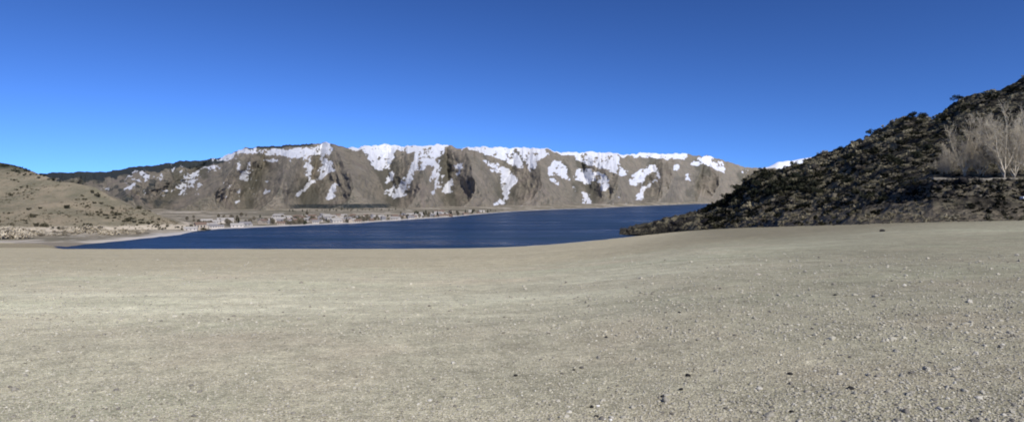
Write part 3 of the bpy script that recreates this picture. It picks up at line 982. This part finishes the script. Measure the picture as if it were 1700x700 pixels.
# uncountable low brush between the boulders
n = N('hill_brush', .95, .05)
brush_mat = n.color(n.ramp(n.attr('tint'), [(0, (.008, .009, .006)), (.38, (.022, .022, .013)), (.52, (.080, .076, .045)), (.7, (.20, .178, .118)), (1, (.28, .25, .17))]))
BR = [shrub_mesh('brush_clump', 400 + i, brush_mat, 90, .20, .8, 4) for i in range(4)]
bp, bs_, bt = [], [], []
while len(bp) < 3300:
    i = rng.integers(0, len(lp)); j = int(rng.random() ** .9 * (NL - 1))
    if lp[i] > 1760 or lp[i] < 1165 or (53 <= j <= 62 and lp[i] > 1535): continue
    p = LH[j, i]
    patch = fbm(np.array([p[0] / 13.]), np.array([p[1] / 13. + p[2] / 4.]), 3, 88)[0] * 1.3 + fbm(np.array([p[0] / 60.]), np.array([p[2] / 16.]), 2, 89)[0] * .5
    bp.append(p); bs_.append(rng.lognormal(math.log(3.5), .4) * p[1] / F)
    bt.append(np.clip(.50 + patch * 1.15 - (.30 if lp[i] < 1215 else 0) + rng.normal(0, .16) - (.14 if j > 125 else 0) + (.10 if j < 45 else 0), 0, 1))
hb = link('hill_brush', scatter_mesh('hill_brush', BR, np.array(bp), np.array(bs_), rng.uniform(0, 6.28, len(bp)), brush_mat, np.array(bt)))
tag(hb, 'low dark and tan brush covering the lava hillside', 'brush', kind='stuff')


# ------------------------------------------------------------------ bare trees
def bare_tree(seed, H, width):
    """Vase shaped winter cottonwood: a short trunk, several long limbs, branches all along them, then twigs."""
    r = random.Random(seed)
    trunk, tw = [], []
    V3 = lambda: Vector((r.gauss(0, 1), r.gauss(0, 1), r.gauss(0, 1))).normalized()

    def run(p, d, L, rad, nseg, wob, lift, out):
        pts = []
        for q in range(nseg):
            d = (d + V3() * wob + Vector((0, 0, lift))).normalized()
            e = p + d * (L / nseg)
            f0, f1 = 1 - .85 * q / nseg, 1 - .85 * (q + 1) / nseg
            out.append((np.array(p), np.array(e), rad * f0, rad * f1))
            pts.append((e, d, rad * f1, (q + 1) / nseg))
            p = e
        return pts

    base = run(Vector((0, 0, -.5)), Vector((r.gauss(0, .06), r.gauss(0, .06), 1)), H * .16, H * .017, 3, .06, .05, trunk)
    e0, d0, r0, _ = base[-1]
    starts = [(e0, d0, H * .82)]
    for k in range(r.randint(4, 6)):
        e, d, _, _ = base[r.randint(0, 2)]
        az = r.uniform(0, 6.28)
        starts.append((e, Vector((math.cos(az) * width, math.sin(az) * width, 1)).normalized(), H * r.uniform(.45, .78)))
    for e, d, L in starts:
        for p, dd, rd, f in run(e, d, L, H * .0095, 12, .11, .05, tw):
            if f < .12: continue
            for _ in range(2):
                az = V3()
                L2 = H * (.08 + .20 * (1 - f) * r.uniform(.5, 1.1) + .05 * r.random())
                for p2, d2, rd2, f2 in run(p, (dd * .75 + az * .75 + Vector((0, 0, .25))).normalized(), L2, max(rd * .5, .03), 5, .15, .07, tw):
                    for _ in range(2):
                        L3 = L2 * r.uniform(.25, .5)
                        for p3, d3, rd3, f3 in run(p2, (d2 * .8 + V3() * .7 + Vector((0, 0, .2))).normalized(), L3, .022, 2, .15, .06, tw):
                            run(p3, (d3 + V3() * .7).normalized(), L3 * .6, .016, 1, .1, .05, tw)
    tw = [(a, b, max(x, .017), max(y, .013)) for a, b, x, y in tw]
    return trunk, tw


bark = plain('tree_bark', (.34, .30, .235), .95, .3, 2.0)
twig = plain('tree_twigs', (.47, .41, .305), .95, .25, .7)
TR = [(1601, 299, 186, 161, 'bare pale tree left of the tallest bare tree on the embankment', 1), (1666, 298, 163, 150, 'tallest bare pale tree standing behind the gravel road', 2),
      (1712, 298, 166, 150, 'bare pale tree cut by the right edge behind the road', 3), (1628, 298, 215, 158, 'shorter bare tree between the two pale trees on the road bench', 4),
      (1573, 299, 232, 168, 'small bare tree leftmost on the road bench', 5), (1684, 298, 205, 150, 'low bushy bare tree just right of the tallest bare tree', 6)]
for px_, r0, r1, d, lab, sd in TR:
    d += 17
    base = at(px_, r0, d)
    i = int(np.argmin(np.abs(lp - px_)))
    j = int(np.argmin(np.abs(LH[:NL, i, 1] - d)))
    base[2] = min(base[2], LH[j, i, 2])
    Ht = EYE + (HY - r1) / F * d - base[2]
    tr, tw = bare_tree(sd, Ht, .5)
    zt = max(float(t_[1][2]) for t_ in tw)
    k = Ht / zt
    sc_ = lambda L: [(a * k, b * k, x, y) for a, b, x, y in L]
    root = empty('bare_tree', base)
    tag(root, lab, 'tree', 'bare trees on the road bench')
    tv, tf = tubes(sc_(tr), 7)
    link('trunk', mesh_np('trunk', tv, tf, bark), root)
    tv, tf = tubes(sc_(tw), 3)
    link('crown', mesh_np('crown', tv, tf, twig), root)

# ------------------------------------------------------------------ town across the lake
wall_m = [plain('house_wall_white', (.50, .46, .41), .8, .1), plain('house_wall_tan', (.36, .31, .25), .8, .1), plain('house_wall_grey', (.30, .29, .28), .8, .1), plain('house_wall_brown', (.22, .16, .12), .8, .1)]
roof_m = [plain('roof_grey', (.20, .19, .19), .8, .15), plain('roof_brown', (.17, .12, .09), .8, .15), plain('roof_pale', (.34, .32, .29), .7, .1)]
win_m = N('window_glass', .15, .5).color((.03, .035, .04))
CN = ['white', 'tan', 'grey', 'brown']


def make_house(L, W, Hh, wm, rm):
    root = empty('house', (0, 0, 0))
    m = MB()
    m.prism([(-L / 2, -1.5), (L / 2, -1.5), (L / 2, Hh), (0, Hh + W * .3), (-L / 2, Hh)][0:3] + [(L / 2, Hh), (-L / 2, Hh)], -W / 2, W / 2)
    m2 = MB()
    m2.prism([(-W / 2, 0), (W / 2, 0), (0, W * .3)], -L / 2 + .02, L / 2 - .02)
    m2.v = [(y, x, z + Hh) for x, y, z in m2.v]
    n0 = len(m.v)
    m.v += m2.v; m.f += [[q + n0 for q in f] for f in m2.f]
    link('wall', m.mesh('house_wall', wm), root)
    r = MB()
    e = .5
    zr = Hh + W * .3
    for s in (-1, 1):
        n0 = len(r.v)
        ys_, ze = s * (W / 2 + e), Hh - e * .6
        for x in (-L / 2 - e, L / 2 + e):
            r.v += [(x, ys_, ze + .03), (x, 0, zr + .03), (x, 0, zr + .33), (x, ys_, ze + .33)]
        r.f += [[n0 + q for q in f] for f in ((0, 1, 2, 3), (7, 6, 5, 4), (0, 4, 5, 1), (3, 2, 6, 7), (0, 3, 7, 4), (1, 5, 6, 2))]
    link('roof', r.mesh('house_roof', rm), root)
    for x in (-L * .3, 0, L * .3):
        wv = MB()
        wv.box((x - .7, -W / 2 - .06, Hh * .35), (x + .7, -W / 2 + .04, Hh * .78))
        link('window', wv.mesh('house_window', win_m), root)
    return root


HOUSE = []
for k in range(8):
    HOUSE.append(make_house([11, 14, 9, 18, 12, 22, 10, 15][k], [8, 9, 7, 9, 8, 11, 8, 9][k], [3.2, 3.4, 5.6, 3.2, 5.8, 4.2, 3.2, 3.6][k], wall_m[[0, 1, 2, 0, 1, 0, 3, 2][k]], roof_m[[0, 1, 0, 2, 1, 2, 1, 0][k]]))


def area(px_):
    for lim, s in ((440, 'below the patchy snow streaks'), (500, 'below the flat snowy ridge strip'), (565, 'below the narrow snow chute'), (630, 'below the brown triangular slope'), (690, 'below the broad snow tongue'), (780, 'below the twin snow tongues')):
        if px_ < lim: return s
    return 'right of the town'


def plain_pt(px_, tv):
    i = int(np.argmin(np.abs(ppx - px_)))
    j = int(np.argmin(np.abs(tt - tv)))
    return PL[j, i]


used = set()
hs_spots = []
for _ in range(92):
    px_ = np.clip(rng.normal(590, 115), 345, 800)
    tv = abs(rng.normal(.03, .16)) + .025
    hs_spots.append((px_, min(tv, .5)))
hs_spots += [(322, .012), (338, .02), (352, .03), (365, .02), (400, .02), (412, .04), (500, .3), (512, .31), (560, .3), (570, .3), (520, .04), (600, .02), (615, .03), (655, .03), (680, .03), (730, .04)]
for px_, tv in hs_spots:
    k = int(rng.integers(0, 8))
    o = HOUSE[k] if k not in used else copy_tree(HOUSE[k])
    used.add(k)
    p = plain_pt(px_, tv)
    o.location = (float(p[0]) + rng.normal(0, 3), float(p[1]) + rng.normal(0, 4), float(p[2]))
    o.scale = (float(rng.uniform(.55, .85)),) * 3
    o.rotation_euler = (0, 0, math.atan2(p[0], -p[1]) + math.pi + rng.normal(0, .5))
    cn = CN[[0, 1, 2, 0, 1, 0, 3, 2][k]]
    big_ = 'long' if k in (3, 5) else ('two storey' if k in (2, 4) else 'small')
    near = 'at the lake edge' if tv < .05 else 'set back from the lake'
    tag(o, f'{big_} {cn} house {near} {area(px_)}', 'house', f'{big_} {cn} houses {near} {area(px_)}')
for k in range(8):
    if k not in used:
        for ch in list(HOUSE[k].children): bpy.data.objects.remove(ch)
        bpy.data.objects.remove(HOUSE[k])


def make_tree(seed, conifer):
    root = empty('conifer' if conifer else 'broadleaf_tree', (0, 0, 0))
    tv, tf = tubes([(np.array([0, 0, -.8]), np.array([0, 0, 6.0]), .35, .1)], 6)
    link('trunk', mesh_np('tree_trunk', tv, tf, bark), root)
    r = np.random.default_rng(seed)
    nl = 420
    if conifer:
        z = 1.0 + 9 * r.random(nl) ** 1.3
        rad = (10.3 - z) / 9.3 * 2.3 * r.random(nl) ** .4 * r.uniform(.75, 1.1, nl)
    else:
        z = r.uniform(2, 9, nl); rad = 3.4 * np.sin(np.pi * np.clip((z - 1) / 9, 0, 1)) * r.random(nl) ** .4
    a_ = r.uniform(0, 6.28, nl)
    p = np.stack([np.cos(a_) * rad, np.sin(a_) * rad, z], -1)
    a = r.normal(0, 1, (nl, 3)); a /= np.linalg.norm(a, axis=1)[:, None]
    b = np.cross(a, r.normal(0, 1, (nl, 3))); b /= np.linalg.norm(b, axis=1)[:, None]
    s = r.uniform(.35, .8, nl)[:, None]
    V = np.stack([p - a * s, p + b * s * .7, p + a * s, p - b * s * .7], 1).reshape(-1, 3)
    link('crown', mesh_np('tree_crown', V, np.arange(nl * 4).reshape(-1, 4), conm if conifer else brd, False), root)
    return root


conm = objvar('conifer_foliage', [(0, (.022, .030, .018)), (1, (.045, .055, .030))], .95)
brd = objvar('winter_foliage', [(0, (.10, .088, .058)), (.5, (.16, .138, .095)), (1, (.23, .20, .145))], .95)
CT = [make_tree(500 + i, True) for i in range(4)]
BT = [make_tree(520 + i, False) for i in range(4)]
ucs = set()
spots = []
for _ in range(130): spots.append((np.clip(rng.normal(590, 130), 340, 830), min(abs(rng.normal(.02, .15)) + .015, .6), 0))
for px_ in np.linspace(478, 662, 46): spots.append((px_ + rng.normal(0, 2), .80 + rng.normal(0, .03), 2))
for px_ in (683, 688, 694, 700, 706, 716, 722, 728, 735, 741, 747, 752, 760, 782, 790, 806): spots.append((px_, .08 + rng.random() * .1, 1))
for _ in range(26): spots.append((rng.uniform(300, 440), rng.uniform(.03, .5), 0))
for px_, tv, typ in spots:
    con = typ == 1 or (typ == 2 and rng.random() < .8) or (typ == 0 and rng.random() < .12)
    pool = CT if con else BT
    k = int(rng.integers(0, 4))
    key = (con, k)
    o = pool[k] if key not in ucs else copy_tree(pool[k])
    ucs.add(key)
    p = plain_pt(px_, tv)
    s = rng.uniform(.4, .8) * (1.3 if typ == 1 else 1) * (.62 if typ == 2 else 1)
    o.location = (float(p[0]) + rng.normal(0, 4), float(p[1]) + rng.normal(0, 6), float(p[2]) - .2)
    o.rotation_euler = (0, 0, rng.uniform(0, 6.28))
    o.scale = (s * 1.1, s * 1.1, s)
    kn = 'dark green conifer' if con else 'olive brown leafless tree'
    wh = 'in the dark tree line at the mountain foot' if typ == 2 else ('in the dark clump right of the town' if typ == 1 else f'among the houses {area(px_)}')
    tag(o, f'{kn} {wh}', 'tree', f'{kn}s {wh}')
for con, pool in ((True, CT), (False, BT)):
    for k in range(4):
        if (con, k) not in ucs:
            for ch in list(pool[k].children): bpy.data.objects.remove(ch)
            bpy.data.objects.remove(pool[k])

# ------------------------------------------------------------------ white car half out of the picture at the foot of the embankment
paint = N('white_car_paint', .3, .5).color((.80, .80, .78))
tyre_m = N('tyre_rubber', .9, .2).color((.02, .02, .02))
rim_m = N('wheel_rim', .4, .5).color((.35, .35, .36))
dk = N('dark_glass', .08, .6).color((.015, .018, .02))
i = int(np.argmin(np.abs(lp - 1712)))
cp = LH[22, i].copy()
car = empty('parked_car', cp + np.array([0, 0, .12]))
tag(car, 'white car parked at foot of the embankment, cut by right edge', 'car')
m = MB()
m.prism([(-2.2, .35), (2.2, .35), (2.28, .62), (2.2, .88), (1.05, 1.0), (-1.95, 1.0), (-2.25, .8)], -.85, .85)
link('body', m.mesh('body', paint, True, .05), car)
m = MB()
m.prism([(-1.75, 1.0), (.95, 1.0), (.25, 1.48), (-1.45, 1.5)], -.76, .76)
link('roof', m.mesh('roof', paint, True, .06), car)
for s in (-1, 1):
    m = MB()
    y = s * .765
    m.prism([(-1.5, 1.06), (.7, 1.06), (.16, 1.40), (-1.3, 1.42)], min(y, y + s * .02), max(y, y + s * .02))
    link('side_window', m.mesh('side_window', dk), car)
    for x in (-1.4, 1.4):
        wv = bmesh.new()
        bmesh.ops.create_cone(wv, cap_ends=True, segments=20, radius1=.34, radius2=.34, depth=.22, matrix=Matrix.Translation((x, s * .78, .34)) @ Matrix.Rotation(math.pi / 2, 4, 'X'))
        me = bpy.data.meshes.new('tyre'); wv.to_mesh(me); wv.free(); me.materials.append(tyre_m)
        tw_ = link('wheel', me, car)
        wv = bmesh.new()
        bmesh.ops.create_cone(wv, cap_ends=True, segments=16, radius1=.2, radius2=.17, depth=.03, matrix=Matrix.Translation((x, s * .905, .34)) @ Matrix.Rotation(math.pi / 2, 4, 'X'))
        me = bpy.data.meshes.new('rim'); wv.to_mesh(me); wv.free(); me.materials.append(rim_m)
        link('rim', me, tw_)
    m = MB(); m.box((2.19, s * .62 - .15, .66), (2.29, s * .62 + .15, .80)); link('headlight', m.mesh('headlight', rim_m), car)
car.rotation_euler = (0, 0, math.radians(168))

# ------------------------------------------------------------------ pebbles
peb_mat = objvar('pebble', [(0, (.12, .11, .095)), (.2, (.24, .22, .18)), (.5, (.36, .335, .265)), (.85, (.43, .40, .32)), (1, (.56, .53, .45))], .9, 30, .15)
n = N('gravel_stones', .92, .15)
peb_stuff = n.color(n.ramp(n.attr('tint'), [(0, (.14, .125, .10)), (.08, (.24, .22, .175)), (.3, (.36, .335, .27)), (.75, (.43, .40, .31)), (.96, (.47, .44, .345)), (1, (.58, .55, .46))]))
blk_mat = plain('black_stone', (.022, .021, .02), .8, .3, 40)
wht_mat = plain('white_stone', (.74, .72, .67), .8, .1, 40)
PEB = [rock_mesh('pebble', 700 + i, peb_mat, 2, .75, .15) for i in range(6)]
PLOW = [rock_mesh('gravel_stone', 720 + i, peb_stuff, 1, .7, .15) for i in range(6)]
NP = 64000
u = rng.uniform(-1.0, 1.0, NP)
row = 395 + 330 * rng.random(NP) ** .62
d = 1.7 / np.maximum((row - HY) / F - np.interp(u, SU, SS), .02)
d = np.clip(d, 3.8, 70) * rng.uniform(.97, 1.03, NP)
N2 = 15000
u = np.concatenate([u, rng.uniform(-1, 1, N2)])
row2 = rng.uniform(420, 560, N2)
d2 = np.clip(1.7 / np.maximum((row2 - HY) / F - np.interp(u[-N2:], SU, SS), .015), 8, 75)
d = np.concatenate([d, d2])
x = u * d
size = rng.lognormal(math.log(.0085), .42, NP + N2) * (1.1 + .2 * sstep(-.1, .7, u)) * np.clip((d / 9) ** .35, .9, 1.9)
size[-N2:] = rng.lognormal(math.log(.021), .45, N2) * np.clip((d2 / 20) ** .5, .75, 1.6)
z = beach_h(x, d)
app = size / d
order = np.argsort(-app)
vis = [k for k in order if abs(u[k]) < .84 and 5.0 < d[k] and k < NP]
ind = vis[:270]
mask = np.ones(NP + N2, bool); mask[ind] = False
tint = rng.random(NP + N2)
gr = link('gravel', scatter_mesh('gravel', PLOW, np.stack([x, d, z + size * .12], -1)[mask], size[mask], rng.uniform(0, 6.28, mask.sum()), peb_stuff, tint[mask]))
tag(gr, 'loose grey and tan gravel covering the near beach', 'gravel', kind='stuff')
for k in ind:
    o = link('pebble', PEB[rng.integers(0, 6)])
    o.location = (x[k], d[k], z[k] + size[k] * .15)
    o.rotation_euler = (rng.normal(0, .2), rng.normal(0, .2), rng.uniform(0, 6.28))
    o.scale = (size[k],) * 3
    side = 'left' if u[k] < -.28 else ('middle' if u[k] < .28 else 'right')
    tag(o, f'small tan or grey pebble on the nearest gravel, {side} third of the beach', 'pebble', f'pebbles on the nearest gravel, {side} third')


def ground_hit(px_, row_):
    u_ = (px_ - CX) / F
    lo_, hi_ = 3.0, 300.0
    for _ in range(50):
        m_ = (lo_ + hi_) / 2
        h_ = float(beach_h(np.array([u_ * m_]), np.array([m_]))[0])
        if EYE + (HY - row_) / F * m_ > h_: lo_ = m_
        else: hi_ = m_
    return np.array([u_ * lo_, lo_, h_])


STONES = [(983, 676, 9, 1, 'black stone touching a small white stone near bottom centre'), (993, 674, 6, 0, 'small white stone touching a black stone near bottom centre'),
          (990, 692, 8, 1, 'black stone nearest the viewer in front of the white stone'), (1002, 696, 6, 0, 'left one of two white stones at the bottom edge'), (1014, 697, 6, 0, 'right one of two white stones at the bottom edge'),
          (1142, 624, 9, 1, 'upper of three dark stones right of bottom centre'), (1131, 647, 8, 1, 'middle of three dark stones right of bottom centre'), (1100, 659, 8, 1, 'lowest of three dark stones right of bottom centre'),
          (1413, 645, 11, 1, 'isolated flat black stone on the gravel of the right side'), 
          (953, 614, 6, 1, 'dark stone alone up the gravel from the white stone'), (1007, 560, 6, 1, 'small dark stone in the middle of the beach'), (1387, 490, 6, 1, 'small dark stone far out on the right side of beach'),
          (1128, 519, 6, 1, 'tiny dark stone in mid beach below the lava spit'), (1465, 384, 9, 1, 'dark boulder alone on the sand below the lava hill'), (856, 624, 7, 1, 'dark stone near bottom centre, farthest left of the black ones'),
           (1312, 621, 9, 1, 'flat dark stone left of the isolated black stone'), 
             (1314, 684, 8, 1, 'dark stone at the bottom edge, right of centre')]
for px_, row_, w_, b_, lab in STONES:
    p = ground_hit(px_, row_)
    me = PEB[rng.integers(0, 6)].copy()
    me.materials.clear(); me.materials.append(blk_mat if b_ else wht_mat)
    o = link('dark_stone' if b_ else 'white_stone', me)
    s = w_ * p[1] / F / 2
    o.location = (p[0], p[1], p[2] + s * .3)
    o.rotation_euler = (0, 0, rng.uniform(-.6, .6))
    o.scale = (s, s, s * .95)
    tag(o, lab, 'stone')
